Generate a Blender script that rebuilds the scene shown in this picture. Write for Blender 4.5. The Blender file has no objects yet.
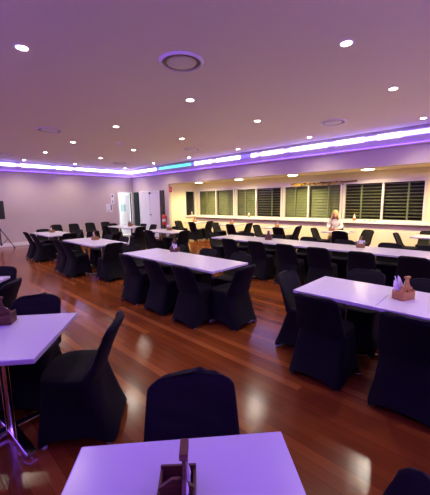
import bpy, bmesh, math, random
from mathutils import Vector, Matrix, noise
random.seed(7)
C = bpy.context.scene.collection
PI = math.pi

# ------------------------------------------------------------------ room dimensions (metres)
XA, YB, YW, XE = -13.93, 8.43, 10.11, -10.93      # left wall, beam/partition line, window wall, alcove end wall
XR, YN = 1.75, -1.15                              # right wall, near wall (beside and behind the camera)
ZLIP, ZC, ZTOP = 2.895, 3.25, 3.52                # cornice lip, ceiling, top of the light cove
ZBEAM, ZALC = 2.45, 2.50

# ------------------------------------------------------------------ materials
def nodes(name):
    m = bpy.data.materials.new(name); m.use_nodes = True
    nt = m.node_tree; return m, nt, nt.nodes['Principled BSDF']
def mat(name, col, rough=.5, metal=0., spec=.5, bump=0., bscale=60., var=0., vscale=8., sheen=0., alpha=None, coat=0.):
    m, nt, b = nodes(name)
    b.inputs['Base Color'].default_value = (*col, 1); b.inputs['Roughness'].default_value = rough
    b.inputs['Metallic'].default_value = metal; b.inputs['Specular IOR Level'].default_value = spec
    if sheen: b.inputs['Sheen Weight'].default_value = sheen; b.inputs['Sheen Roughness'].default_value = .4
    if coat: b.inputs['Coat Weight'].default_value = coat
    tc = nt.nodes.new('ShaderNodeTexCoord')
    if var:
        n = nt.nodes.new('ShaderNodeTexNoise'); n.inputs['Scale'].default_value = vscale; n.inputs['Detail'].default_value = 4
        nt.links.new(tc.outputs['Object'], n.inputs['Vector'])
        r = nt.nodes.new('ShaderNodeValToRGB')
        r.color_ramp.elements[0].position = .3; r.color_ramp.elements[1].position = .7
        r.color_ramp.elements[0].color = (*[c*(1-var) for c in col], 1)
        r.color_ramp.elements[1].color = (*[min(1, c*(1+var)) for c in col], 1)
        nt.links.new(n.outputs['Fac'], r.inputs['Fac']); nt.links.new(r.outputs['Color'], b.inputs['Base Color'])
    if bump:
        n = nt.nodes.new('ShaderNodeTexNoise'); n.inputs['Scale'].default_value = bscale; n.inputs['Detail'].default_value = 3
        nt.links.new(tc.outputs['Object'], n.inputs['Vector'])
        bp = nt.nodes.new('ShaderNodeBump'); bp.inputs['Strength'].default_value = bump; bp.inputs['Distance'].default_value = .01
        nt.links.new(n.outputs['Fac'], bp.inputs['Height']); nt.links.new(bp.outputs['Normal'], b.inputs['Normal'])
    return m
def glow(name, col, strength):
    m, nt, b = nodes(name)
    b.inputs['Base Color'].default_value = (.8, .8, .8, 1)
    b.inputs['Emission Color'].default_value = (*col, 1); b.inputs['Emission Strength'].default_value = strength
    return m
def floor_mat():
    m, nt, b = nodes('jarrah_boards')
    tc = nt.nodes.new('ShaderNodeTexCoord'); L = nt.links
    br = nt.nodes.new('ShaderNodeTexBrick')
    br.offset = .37; br.squash = 1
    br.inputs['Color1'].default_value = (0, 0, 0, 1); br.inputs['Color2'].default_value = (1, 1, 1, 1)
    br.inputs['Mortar'].default_value = (.2, .2, .2, 1)
    br.inputs['Scale'].default_value = 1; br.inputs['Mortar Size'].default_value = .0012
    br.inputs['Brick Width'].default_value = 3.1; br.inputs['Row Height'].default_value = .085
    L.new(tc.outputs['Object'], br.inputs['Vector'])
    rp = nt.nodes.new('ShaderNodeValToRGB'); e = rp.color_ramp.elements
    e[0].position = 0; e[0].color = (.115, .027, .006, 1)
    e[1].position = 1; e[1].color = (.26, .080, .018, 1)
    k = e.new(.45); k.color = (.155, .038, .008, 1)
    k = e.new(.75); k.color = (.195, .052, .011, 1)
    L.new(br.outputs['Color'], rp.inputs['Fac'])
    mp = nt.nodes.new('ShaderNodeMapping'); mp.inputs['Scale'].default_value = (1.2, 22, 1)
    L.new(tc.outputs['Object'], mp.inputs['Vector'])
    n = nt.nodes.new('ShaderNodeTexNoise'); n.inputs['Scale'].default_value = 3; n.inputs['Detail'].default_value = 5
    L.new(mp.outputs['Vector'], n.inputs['Vector'])
    mx = nt.nodes.new('ShaderNodeMix'); mx.data_type = 'RGBA'; mx.blend_type = 'MULTIPLY'; mx.inputs[0].default_value = .35
    L.new(rp.outputs['Color'], mx.inputs[6]); 
    r2 = nt.nodes.new('ShaderNodeValToRGB'); r2.color_ramp.elements[0].color = (.45, .42, .4, 1); r2.color_ramp.elements[1].color = (1.25, 1.2, 1.1, 1)
    L.new(n.outputs['Fac'], r2.inputs['Fac']); L.new(r2.outputs['Color'], mx.inputs[7])
    m2 = nt.nodes.new('ShaderNodeMix'); m2.data_type = 'RGBA'; m2.inputs[7].default_value = (.06, .018, .008, 1)
    L.new(br.outputs['Fac'], m2.inputs[0]); L.new(mx.outputs[2], m2.inputs[6]); L.new(m2.outputs[2], b.inputs['Base Color'])
    n3 = nt.nodes.new('ShaderNodeTexNoise'); n3.inputs['Scale'].default_value = 2.2; n3.inputs['Detail'].default_value = 4
    L.new(tc.outputs['Object'], n3.inputs['Vector'])
    r3 = nt.nodes.new('ShaderNodeMapRange'); r3.inputs[3].default_value = .13; r3.inputs[4].default_value = .23
    L.new(n3.outputs['Fac'], r3.inputs[0]); L.new(r3.outputs[0], b.inputs['Roughness'])
    bp = nt.nodes.new('ShaderNodeBump'); bp.inputs['Strength'].default_value = .12; bp.inputs['Distance'].default_value = .003
    L.new(n.outputs['Fac'], bp.inputs['Height']); L.new(bp.outputs['Normal'], b.inputs['Normal'])
    b.inputs['Specular IOR Level'].default_value = .36
    return m
def wood_mat(name, dark, light):
    m, nt, b = nodes(name); L = nt.links
    tc = nt.nodes.new('ShaderNodeTexCoord'); mp = nt.nodes.new('ShaderNodeMapping'); mp.inputs['Scale'].default_value = (6, 6, 60)
    L.new(tc.outputs['Object'], mp.inputs['Vector'])
    n = nt.nodes.new('ShaderNodeTexNoise'); n.inputs['Scale'].default_value = 1.5; n.inputs['Detail'].default_value = 4
    L.new(mp.outputs['Vector'], n.inputs['Vector'])
    r = nt.nodes.new('ShaderNodeValToRGB'); r.color_ramp.elements[0].color = (*dark, 1); r.color_ramp.elements[1].color = (*light, 1)
    r.color_ramp.elements[0].position = .35; r.color_ramp.elements[1].position = .68
    L.new(n.outputs['Fac'], r.inputs['Fac']); L.new(r.outputs['Color'], b.inputs['Base Color']); b.inputs['Roughness'].default_value = .5
    return m
def glass_mat():
    m = bpy.data.materials.new('window_glass'); m.use_nodes = True; nt = m.node_tree; nt.nodes.clear()
    o = nt.nodes.new('ShaderNodeOutputMaterial'); t = nt.nodes.new('ShaderNodeBsdfTransparent'); g = nt.nodes.new('ShaderNodeBsdfGlossy')
    g.inputs['Roughness'].default_value = .02; t.inputs['Color'].default_value = (.93, .95, .93, 1)
    lw = nt.nodes.new('ShaderNodeLayerWeight'); pw = nt.nodes.new('ShaderNodeMath'); pw.operation = 'POWER'; pw.inputs[1].default_value = 5
    nt.links.new(lw.outputs['Facing'], pw.inputs[0]); fr = nt.nodes.new('ShaderNodeMath'); fr.operation = 'MULTIPLY_ADD'; fr.inputs[1].default_value = .8; fr.inputs[2].default_value = .035
    nt.links.new(pw.outputs[0], fr.inputs[0]); x = nt.nodes.new('ShaderNodeMixShader')
    nt.links.new(fr.outputs[0], x.inputs[0]); nt.links.new(t.outputs[0], x.inputs[1]); nt.links.new(g.outputs[0], x.inputs[2]); nt.links.new(x.outputs[0], o.inputs[0])
    return m
M = dict(
    floor=floor_mat(), ceiling=mat('ceiling_paint', (.84, .81, .77), .9, bump=.04, bscale=120), wall=mat('cream_wall_paint', (.57, .485, .44), .85, bump=.05, bscale=90),
    white=mat('white_gloss_paint', (.82, .81, .78), .35), alc=mat('alcove_wall_paint', (.80, .72, .49), .85, bump=.05, bscale=90),
    top=mat('white_laminate', (.50, .475, .52), .26, bump=.015, bscale=200), edge=mat('white_table_edging', (.72, .70, .74), .4),
    chrome=mat('chrome', (.75, .75, .77), .12, 1.), cloth=mat('black_stretch_cloth', (.0040, .0033, .0044), .8, spec=.14, bump=.2, bscale=260, sheen=.01),
    cloth2=mat('black_stretch_cloth_back', (.0048, .0040, .0054), .78, spec=.16, bump=.2, bscale=240, sheen=.014),
    glide=mat('grey_plastic_glide', (.45, .44, .44), .5), black=mat('black_plastic', (.012, .012, .014), .45), blackm=mat('black_steel', (.015, .015, .017), .35, .4),
    mesh=mat('speaker_grille', (.02, .02, .022), .6, bump=.5, bscale=400), wood=wood_mat('caddy_timber', (.17, .075, .028), (.34, .165, .065)), wood3=wood_mat('lit_honey_timber', (.34, .15, .04), (.55, .27, .08)), wood2=wood_mat('dark_caddy_timber', (.07, .026, .013), (.15, .06, .028)),  # honey timber has the alcove's warm light mixed into its colour
    napkin=mat('white_paper_napkin', (.80, .78, .80), .9, bump=.1, bscale=150), alu=mat('cream_aluminium_frame', (.74, .71, .62), .4), sillm=mat('white_sill_paint', (.80, .76, .68), .45),
    sillu=mat('dark_mauve_sill_edge', (.16, .095, .085), .5), glass=glass_mat(),
    slatA=mat('pale_olive_louvre', (.24, .27, .105), .55, var=.12, vscale=3), slatB=mat('olive_louvre', (.20, .215, .095), .5, var=.2, vscale=4), slatC=mat('dark_olive_louvre', (.17, .175, .085), .45, var=.25, vscale=5),
    post=mat('green_grey_post', (.22, .25, .12), .55), night=mat('night_darkness', (.008, .009, .008), .9), darkp=mat('dark_brown_panel', (.035, .022, .020), .45),
    green=mat('dark_green_curtain', (.022, .055, .040), .8, var=.3, vscale=14), door=mat('white_door_paint', (.74, .72, .74), .4), red=mat('red_enamel', (.62, .025, .02), .3), steel=mat('brushed_steel', (.55, .54, .52), .35, 1.),
    ventw=mat('white_vent_plastic', (.74, .72, .72), .5), ventd=mat('vent_gap_shade', (.03, .027, .03), .7), orange=mat('amber_liquid', (.50, .19, .03), .25), bottle=mat('clear_grey_plastic', (.66, .62, .52), .25),
    cap=mat('white_plastic_cap', (.8, .79, .75), .4), brown=mat('brown_sauce', (.16, .045, .018), .25), paper=mat('paper_notice', (.78, .76, .76), .8), teal=mat('teal_print', (.28, .50, .52), .7), blueink=mat('blue_print', (.05, .10, .42), .7), ink=mat('grey_print', (.25, .25, .27), .8),
    yellow=mat('yellow_blossom', (.80, .52, .04), .7), leaf=mat('olive_leaf', (.13, .15, .04), .7), log=wood_mat('brown_bark', (.10, .05, .025), (.22, .12, .06)),
    skin=mat('skin', (.62, .36, .25), .55), hair=mat('blond_hair', (.62, .40, .14), .5, var=.35, vscale=40), shirt=mat('white_blouse', (.60, .57, .51), .8, bump=.2, bscale=40), trous=mat('tan_trousers', (.25, .16, .09), .8), lips=mat('lips', (.45, .13, .11), .5), eye=mat('dark_eye', (.03, .02, .02), .3), shoe=mat('dark_shoe', (.03, .025, .025), .5),
    lamp=glow('downlight_lens', (1, .88, .70), 40), lampa=glow('alcove_downlight_lens', (1, .84, .58), 14), corr=glow('corridor_light_panel', (.80, 1, .97), 5),
    ledw=glow('led_white_violet', (.42, .36, 1), 9), lede=glow('added_blue_glow', (.10, .03, 1), 9), ledb=glow('led_deep_blue', (.02, .022, 1), 2.0), ledm=glow('led_mid_blue', (.16, .14, 1), 4), ledt=glow('led_teal', (.002, .50, .54), 1.3), ledn=glow('led_violet', (.23, .075, 1), 30),
)

# ------------------------------------------------------------------ mesh helpers
def box(bm, x0, x1, y0, y1, z0, z1, bev=0., rot=None):
    r = bmesh.ops.create_cube(bm, size=1); vs = r['verts']
    for v in vs: v.co = Vector(((x0+x1)/2 + v.co.x*(x1-x0), (y0+y1)/2 + v.co.y*(y1-y0), (z0+z1)/2 + v.co.z*(z1-z0)))
    if rot: bmesh.ops.rotate(bm, verts=vs, cent=rot[0], matrix=rot[1])
    if bev:
        es = list({e for v in vs for e in v.link_edges})
        bmesh.ops.bevel(bm, geom=es, offset=bev, segments=2, affect='EDGES', profile=.6)
def tube(bm, a, b, r0, r1=None, n=14):
    a, b = Vector(a), Vector(b); d = b-a; r1 = r0 if r1 is None else r1
    q = d.to_track_quat('Z', 'Y').to_matrix().to_4x4()
    bmesh.ops.create_cone(bm, cap_ends=True, segments=n, radius1=r0, radius2=r1, depth=d.length, matrix=Matrix.Translation((a+b)/2) @ q)
def lathe(bm, prof, n=20, o=(0, 0, 0)):
    rings = []
    for r, z in prof:
        rings.append([bm.verts.new((o[0]+r*math.cos(2*PI*i/n), o[1]+r*math.sin(2*PI*i/n), o[2]+z)) for i in range(n)])
    for a, b in zip(rings, rings[1:]):
        for i in range(n): bm.faces.new((a[i], a[(i+1) % n], b[(i+1) % n], b[i]))
    bm.faces.new(rings[0][::-1]); bm.faces.new(rings[-1])
def prism(bm, pts, axis, a, b):
    def P(p, t): return {'x': (t, p[0], p[1]), 'y': (p[0], t, p[1]), 'z': (p[0], p[1], t)}[axis]
    A = [bm.verts.new(P(p, a)) for p in pts]; B = [bm.verts.new(P(p, b)) for p in pts]; n = len(pts)
    fs = [bm.faces.new(A), bm.faces.new(B[::-1])] + [bm.faces.new((A[i], B[i], B[(i+1) % n], A[(i+1) % n])) for i in range(n)]
    bmesh.ops.recalc_face_normals(bm, faces=fs)
def obj(name, bm, m, parent=None, smooth=False, sub=0):
    me = bpy.data.meshes.new(name); bmesh.ops.recalc_face_normals(bm, faces=bm.faces); bm.to_mesh(me); bm.free()
    me.materials.append(m)
    if smooth:
        for p in me.polygons: p.use_smooth = True
        try: me.set_sharp_from_angle(angle=math.radians(42))
        except Exception: pass
    o = bpy.data.objects.new(name, me); C.objects.link(o)
    if parent: o.parent = parent
    if sub:
        s = o.modifiers.new('sub', 'SUBSURF'); s.levels = sub; s.render_levels = sub
    return o
def B(*boxes, bev=0.):
    bm = bmesh.new()
    for b in boxes: box(bm, *b, bev=bev)
    return bm
def tag(o, label=None, cat=None, group=None, kind=None):
    if label: o['label'] = label
    if cat: o['category'] = cat
    if group: o['group'] = group
    if kind: o['kind'] = kind
    return o
def thing(name, label, cat, loc=(0, 0, 0), rz=0., group=None):
    o = bpy.data.objects.new(name, None); C.objects.link(o); o.location = loc; o.rotation_euler = (0, 0, rz); o.empty_display_size = .1
    return tag(o, label, cat, group)
def struct(name, bm, m, label=None, cat=None, smooth=False):
    o = obj(name, bm, m, None, smooth); return tag(o, label or name.replace('_', ' ') + ' of the dining hall', cat or name.split('_')[0], None, 'structure')
def dup(root, name, loc, rz, label, group=None):
    r = root.copy(); C.objects.link(r); r.location = loc; r.rotation_euler = (0, 0, rz); r['label'] = label
    if group: r['group'] = group
    for ch in list(root.children):
        c = ch.copy(); C.objects.link(c); c.parent = r
        for g in ch.children:
            d = g.copy(); C.objects.link(d); d.parent = c
    return r

# ------------------------------------------------------------------ room shell
T = .12
struct('floor', B((XA-.02, XR+T, YN-T, YW+T, -.1, 0)), M['floor'], 'glossy red-brown hardwood board floor of the hall', 'floor')
DY0, DY1, DZ = 7.66, 8.36, 2.13
struct('wall_left', B((XA-T, XA, YN-T, DY0, 0, ZTOP), (XA-T, XA, DY0, DY1, DZ, ZTOP), (XA-T, XA, DY1, YB+.3, 0, ZTOP)), M['wall'], 'long bare cream wall at the far left, lit purple near the top', 'wall')
struct('baseboard_left', B((XA, XA+.015, YN, DY0-.06, 0, .14)), M['white'], 'white skirting board along the bare left wall', 'baseboard')
struct('wall_partition', B((XA, XE, YB+.03, YB+.15, 0, ZTOP)), M['wall'], 'wall with pale doors beneath the beam end', 'wall')
struct('trim_1', B((XE, XR, YB+.03, YB+.27, ZBEAM, ZTOP)), M['wall'], 'long mauve-lit beam between hall and window alcove', 'beam')
struct('trim_2', B((XA, XR, YB-.03, YB+.03, ZLIP-.02, ZLIP+.02), (XA, XA+.035, YN, YB, ZLIP-.02, ZLIP+.02), (XA, XR, YN, YN+.035, ZLIP-.02, ZLIP+.02), (XR-.035, XR, YN, YB, ZLIP-.02, ZLIP+.02), (XA, XR, YB, YB+.031, ZLIP, ZTOP)), M['wall'], 'pale cornice lip under the lit ceiling cove', 'cornice')
# alcove shell
struct('wall_alcove', B((XE-T, XE, YB+.15, 9.43, 0, 2.6), (XE-T, XE, 10.06, YW+T, 0, 2.6), (XE-T, XE, 9.43, 10.06, 0, .98), (XE-T, XE, 9.43, 10.06, 2.17, 2.6)), M['alc'], 'warm cream end wall of the window alcove with a dark window', 'wall')
WX = [(-10.76, -8.5), (-8.41, -6.14), (-6.07, -3.90), (-3.84, -1.60)]
Z0, Z1 = .99, 2.17
struct('wall_window', B((XE-T, XR+T, YW, YW+T, 0, Z0-.02), (XE-T, XR+T, YW, YW+T, Z1+.02, 2.6), (XE-T, WX[0][0]-.02, YW, YW+T, Z0-.02, Z1+.02), (WX[3][1]+.02, XR+T, YW, YW+T, Z0-.02, Z1+.02)), M['alc'], 'warm cream wall holding the row of louvred windows', 'wall')
struct('ceiling_alcove', B((XE-T, XR+T, YB+.27, YW+T, ZALC, ZALC+.1)), M['alc'], 'low warm-lit ceiling of the window alcove', 'ceiling')
struct('wall_right', B((XR, XR+T, YN-T, YW+T, 0, ZTOP)), M['wall'], 'cream wall on the right-hand side, out of frame', 'wall')
struct('wall_near', B((XA-T, XR+T, YN-T, YN, 0, ZTOP)), M['wall'], 'cream wall behind the camera, out of frame', 'wall')
G = .26
struct('ceiling', B((XA+G, XR-G, YN+G, YB-G, ZC, ZC+.05)), M['ceiling'], 'flat pale main ceiling dotted with downlights', 'ceiling')
struct('ceiling_cove', B((XA-T, XR+T, YN-T, YB+.3, ZTOP, ZTOP+.08)), M['ceiling'], 'top of the lit cove around the ceiling edge', 'ceiling')

# corridor beyond the open door
struct('wall_corridor', B((-16.6, -16.5, 6.6, 9.8, 0, 2.6), (-16.5, XA-T, 6.5, 6.6, 0, 2.6), (-16.5, XA-T, 9.8, 9.9, 0, 2.6), (-16.6, XA-T, 6.5, 9.9, 2.6, 2.7)), M['white'], 'bright white room seen through the open doorway', 'wall')
struct('floor_corridor', B((-16.6, XA-.02, 6.5, 9.9, -.1, 0)), mat('pale_vinyl', (.6, .62, .6), .4), 'pale floor beyond the open doorway', 'floor')
t = thing('ceiling_panel_light', 'bright white ceiling panel light in the room beyond the open door', 'light', (-14.9, 7.9, 2.6))
obj('diffuser', B((-.45, .45, -.3, .3, -.03, -.02)), M['corr'], t); obj('frame', B((-.48, .48, -.33, -.3, -.035, 0), (-.48, .48, .3, .33, -.035, 0), (-.48, -.45, -.33, .33, -.035, 0), (.45, .48, -.33, .33, -.035, 0)), M['white'], t)

# door_1: open white door in the left wall
d1 = bpy.data.objects.new('door_1', None); C.objects.link(d1); tag(d1, 'open white door with a notice, leading to a bright room', 'door', None, 'structure')
obj('door_frame', B((XA-T-.01, XA+.02, DY0-.06, DY0, 0, DZ+.06), (XA-T-.01, XA+.02, DY1, DY1+.05, 0, DZ+.06), (XA-T-.01, XA+.02, DY0, DY1, DZ, DZ+.06)), M['white'], d1)
leaf = obj('door_leaf', B((-.72, 0, -.02, .02, .01, DZ-.01)), M['door'], d1); leaf.location = (XA-T-.02, DY1-.02, 0); leaf.rotation_euler = (0, 0, math.radians(47))
bm = bmesh.new(); tube(bm, (-.66, -.06, 1.06), (-.66, -.02, 1.06), .012); tube(bm, (-.68, -.065, 1.06), (-.56, -.065, 1.06), .012); obj('door_handle', bm, M['blackm'], leaf, True)
nt_ = obj('notice', B((-.46, -.2, -.024, -.0205, 1.18, 1.58)), M['paper'], leaf)
obj('print', B((-.45, -.36, -.0262, -.0245, 1.2, 1.56), (-.32, -.21, -.0262, -.0245, 1.2, 1.56)), M['teal'], nt_)
# partition features
tag(obj('curtain', (lambda bm: (prism(bm, [(-13.68+.02*i, 8.36+(.025 if i % 2 else 0)) for i in range(18)] + [(-13.34, 8.43), (-13.68, 8.43)], 'z', .02, 2.16), bm)[1])(bmesh.new()), M['green'], None), 'narrow dark green curtain hanging beside the open doorway', 'curtain')
def pdoor(name, x0, x1, label, handle_x):
    d = bpy.data.objects.new(name, None); C.objects.link(d); tag(d, label, 'door', None, 'structure')
    obj('door_leaf', B((x0, x1, YB-.015, YB+.03, .01, 2.13)), M['door'], d)
    obj('door_frame', B((x0-.05, x0, YB-.025, YB+.03, 0, 2.19), (x1, x1+.05, YB-.025, YB+.03, 0, 2.19), (x0, x1, YB-.025, YB+.03, 2.135, 2.19)), M['white'], d)
    if handle_x:
        bm = bmesh.new(); tube(bm, (handle_x, YB-.06, 1.06), (handle_x, YB-.015, 1.06), .03); tube(bm, (handle_x, YB-.06, 1.06), (handle_x+.1, YB-.06, 1.06), .014); obj('door_handle', bm, M['blackm'], d, True)
        bm = bmesh.new(); box(bm, x0-.01, x0+.08, YB-.06, YB-.015, 2.04, 2.12, .005); obj('door_closer', bm, M['blackm'], d)
    return d
d2 = pdoor('door_2', -13.17, -12.47, 'pale closed door with two small notices, beside the green curtain', None)
pdoor('door_3', -12.36, -11.62, 'pale lilac closed door with a dark lever handle', -12.3)
obj('notice', B((-12.98, -12.82, YB-.02, YB-.0155, 1.78, 1.95), (-12.98, -12.82, YB-.02, YB-.0155, 1.45, 1.62)), M['paper'], d2)
bm = B((-11.54, -11.24, YB-.02, YB+.03, .02, 2.18)); w0 = struct('trim_3', bm, M['darkp'], 'narrow dark brown panel beside the fire extinguisher', 'panel')
# wall notices by the door
for n, (y0, y1, z0, z1), lab, marks in (
    ('wall_notice', (7.24, 7.42, 1.62, 2.08), 'tall white wall notice with blue emblem beside the open door', [(7.29, 7.37, 1.92, 2.03, 'blueink'), (7.30, 7.36, 1.67, 1.75, 'blueink')]),
    ('wall_notice', (6.98, 7.30, 1.2, 1.6), 'lower white wall notice with grey print left of the open door', [(7.20, 7.27, 1.28, 1.56, 'ink'), (7.02, 7.15, 1.24, 1.27, 'ink')])):
    t = thing(n, lab, 'notice', (XA, (y0+y1)/2, z0))
    my = (y0+y1)/2
    obj('sheet', B((0.001, .012, y0-my, y1-my, 0, z1-z0)), M['paper'], t)
    for a, b, c, d, k in marks: obj('print', B((.012, .014, a-my, b-my, c-z0, d-z0)), M[k], t)
# fire extinguisher
t = thing('fire_extinguisher', 'red fire extinguisher hung by the dark panel at the alcove corner', 'extinguisher', (-11.16, YB-.10, .62))
bm = bmesh.new(); lathe(bm, [(.0, 0), (.075, .0), (.085, .02), (.085, .38), (.07, .44), (.03, .475), (.025, .49)], 18); obj('cylinder_body', bm, M['red'], t, True)
bm = bmesh.new(); lathe(bm, [(.03, .485), (.03, .53), (.015, .54)], 12); box(bm, -.012, .012, -.1, .03, .535, .555); box(bm, -.012, .012, -.1, .03, .505, .517); obj('valve_handle', bm, M['blackm'], t)
bm = bmesh.new(); pts = [(.03, 0, .51), (.09, -.02, .50), (.115, -.03, .40), (.11, -.03, .22)]
for a, b in zip(pts, pts[1:]): tube(bm, a, b, .011)
tube(bm, (.11, -.03, .22), (.11, -.03, .12), .012, .022); obj('hose', bm, M['black'], t, True)
obj('label_band', (lambda bm: (lathe(bm, [(.0857, .14), (.0857, .27)], 18), bm)[1])(bmesh.new()), M['paper'], t, True)
obj('wall_bracket', B((-.04, .04, .08, .115, .2, .4)), M['blackm'], t)
t = thing('location_sign', 'small red location sign projecting high on the alcove corner', 'sign', (XE, 8.57, 2.08))
obj('sign_plate', B((0, .012, -.07, .07, 0, .24)), M['red'], t); 
bm = B((.012, .014, -.035, .02, .08, .095), (.012, .014, -.035, -.02, .08, .18), (.012, .014, .005, .02, .08, .18), (.012, .014, -.035, .02, .165, .18)); obj('symbol', bm, M['paper'], t)

# ------------------------------------------------------------------ windows
panes = {0: [('slatB', 60), ('slatA', 61)], 1: [('slatB', 58), ('slatC', 18)], 2: [('slatA', 62), ('slatA', 61)], 3: [('slatC', 16), ('slatC', 14)]}
MULL = [-9.58, -7.34, -5.07, -2.68]
wlab = ['first louvred window from the alcove end wall', 'second louvred window from the alcove end wall', 'louvred window with pale green slats under the yellow garland', 'dark-slatted louvred window nearest the light switch']
for i, (x0, x1) in enumerate(WX):
    w = bpy.data.objects.new('window_%d' % (i+1), None); C.objects.link(w); w.location = ((x0+x1)/2, YW, Z0); tag(w, wlab[i], 'window', None, 'structure')
    cx = (x0+x1)/2; mx = MULL[i]-cx; a, b = x0-cx, x1-cx; h = Z1-Z0; f = .045
    obj('window_frame', B((a-.02, a+f, -.02, .09, -.02, h+.02), (b-f, b+.02, -.02, .09, -.02, h+.02), (a+f, b-f, -.02, .09, h-.035, h+.02), (a+f, b-f, -.02, .09, -.02, .03)), M['alu'], w)
    obj('mullion', B((mx-.025, mx+.025, -.015, .08, .03, h-.035)), M['alu'], w)
    bm = bmesh.new(); tube(bm, (mx, -.03, h*.36), (mx, -.03, h*.42), .009); box(bm, mx-.012, mx+.012, -.03, -.015, h*.34, h*.44); obj('latch', bm, M['alu'], w)
    for k, (u0, u1) in enumerate(((a+f, mx-.025), (mx+.025, b-f))):
        obj('pane', B((u0, u1, .03, .036, .03, h-.035)), M['glass'], w)
        mname, ang = panes[i][k]
        bm = bmesh.new(); pitch = .098; n = int((h-.02)/pitch)+1
        ra = Matrix.Rotation(math.radians(ang), 3, 'X')
        for q in range(n):
            z = .035+q*pitch
            if z > h-.03: break
            box(bm, u0-.02, u1+.02, .15-.05, .15+.05, z-(.004 if ang > 50 else .006), z+(.004 if ang > 50 else .006), rot=((0, .15, z), ra))
        s = obj('louvre_slats', bm, M[mname], w)
        px = [u0+(u1-u0)*t_ for t_ in (.45,)] if k == 0 else [u0+(u1-u0)*t_ for t_ in (.62,)]
        obj('louvre_post', B(*[(p-.022, p+.022, .045, .085, .03, h-.035) for p in px]), M['post'], w)
    bm = B((a-.02, a+.005, .09, .55, -.1, h+.1))
    bm.free()
struct('trim_4', B((XE, XR, YW-.07, YW, Z0-.09, Z0-.02)), M['sillm'], 'long white window sill above the alcove tables', 'sill')
struct('trim_5', B((XE, XR, YW-.05, YW, Z0-.155, Z0-.09)), M['sillu'], 'dark mauve band under the long window sill', 'trim')
struct('trim_6', B((XE, XR, YW-.03, YW, Z1+.022, Z1+.06)), M['alu'], 'pale head trim above the window row', 'trim')
struct('wall_outside', B((XE-1.2, XR+.3, YW+.9, YW+1.0, 0, 3), (XE-1.2, XE-1.1, 9, YW+.9, 0, 3)), M['night'], 'dark sheet standing for the night outside the louvred windows', 'wall')  # added black sheet, gives the darkness of night behind the slats
w = bpy.data.objects.new('window_5', None); C.objects.link(w); w.location = (XE, 9.745, .98); tag(w, 'narrow black window in the alcove end wall', 'window', None, 'structure')
obj('window_frame', B((-.06, .02, -.325, -.285, 0, 1.2), (-.06, .02, .275, .315, 0, 1.2), (-.06, .02, -.285, .275, 1.15, 1.2), (-.06, .06, -.34, .34, -.04, .03)), M['alu'], w)
obj('pane', B((-.03, -.024, -.285, .275, .03, 1.15)), M['glass'], w)
obj('night_backing', B((-.09, -.08, -.3, .3, 0, 1.18)), M['night'], w)  # black sheet painted as the outdoor dark behind the pane
# sill bottles
def bottle(label, loc, s=1., body='bottle'):
    t = thing('bottle', label, 'bottle', loc)
    bm = bmesh.new(); lathe(bm, [(.0, 0), (.04*s, 0), (.045*s, .01), (.045*s, .12*s), (.03*s, .155*s), (.014*s, .17*s), (.014*s, .18*s)], 14); obj('bottle_body', bm, M[body], t, True)
    bm = bmesh.new(); lathe(bm, [(.018*s, .175*s), (.02*s, .18*s), (.02*s, .215*s), (.008*s, .22*s), (.008*s, .235*s)], 12); obj('pump_cap', bm, M['cap'], t, True)
    bm = bmesh.new(); lathe(bm, [(.0455*s, .03*s), (.0455*s, .09*s)], 14); obj('bottle_label', bm, M['orange'], t, True)
bottle('pale bottle standing on the sill below the second window', (-7.66, YW-.045, Z0-.02), .95)
bottle('pale bottle standing on the sill beside the seated woman', (-3.45, YW-.045, Z0-.02), .95)
bottle('small bottle on the sill of the black end window', (XE+.035, 9.8, 1.01), .8)
for x in (-3.14, -2.98, -2.84):
    t = tag(obj('tealight', (lambda bm: (lathe(bm, [(.0, 0), (.028, 0), (.03, .03), (.0, .033)], 12), bm)[1])(bmesh.new()), M['orange'], None, True), {-3.14: 'leftmost amber tealight on the sill under the dark window', -2.98: 'middle amber tealight on the sill under the dark window', -2.84: 'rightmost amber tealight on the sill under the dark window'}[x], 'tealight', 'tealights on the sill'); t.location = (x, YW-.045, Z0-.02)
t = thing('light_switch', 'white light switch right of the window row', 'switch', (-1.45, YW, 1.72))
obj('switch_plate', B((-.04, .04, -.01, 0, 0, .12), bev=.003), M['white'], t); obj('rocker', B((-.012, .012, -.015, -.01, .04, .07)), M['teal'], t)
# garland over the third window
t = thing('flower_garland', 'branch with yellow blossoms fixed along the top of the third window', 'garland', (-4.75, YW-.09, 2.17))
bm = bmesh.new(); P = [Vector((-.95+.19*i, .02*math.sin(i*1.7), .05+.012*math.sin(i*2.3)-.004*i*0)) for i in range(13)]
for i, (a, b) in enumerate(zip(P, P[1:])): tube(bm, a, b, .028 if i > 1 else .02, .028, 8)
obj('branch', bm, M['log'], t, True)
bm = bmesh.new()
for i in range(90):
    x = random.uniform(-.9, .85); c = Vector((x, -.03+random.uniform(-.03, .02), .03+random.uniform(-.05, .035)))
    bmesh.ops.create_icosphere(bm, subdivisions=1, radius=random.uniform(.012, .024), matrix=Matrix.Translation(c))
f_ = obj('blossom', bm, M['yellow'], t); f_['kind'] = 'stuff'
bm = bmesh.new()
for i in range(70):
    x = random.uniform(-.95, .95); c = Vector((x, -.02+random.uniform(-.03, .02), .02+random.uniform(-.06, .05))); a = random.uniform(0, 6)
    d = Vector((math.cos(a)*.05, -.01, math.sin(a)*.03)); n = Vector((-d.z, 0, d.x))*.3
    bm.faces.new([bm.verts.new(c-d), bm.verts.new(c+n), bm.verts.new(c+d), bm.verts.new(c-n)])
f_ = obj('foliage', bm, M['leaf'], t); f_['kind'] = 'stuff'

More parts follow.
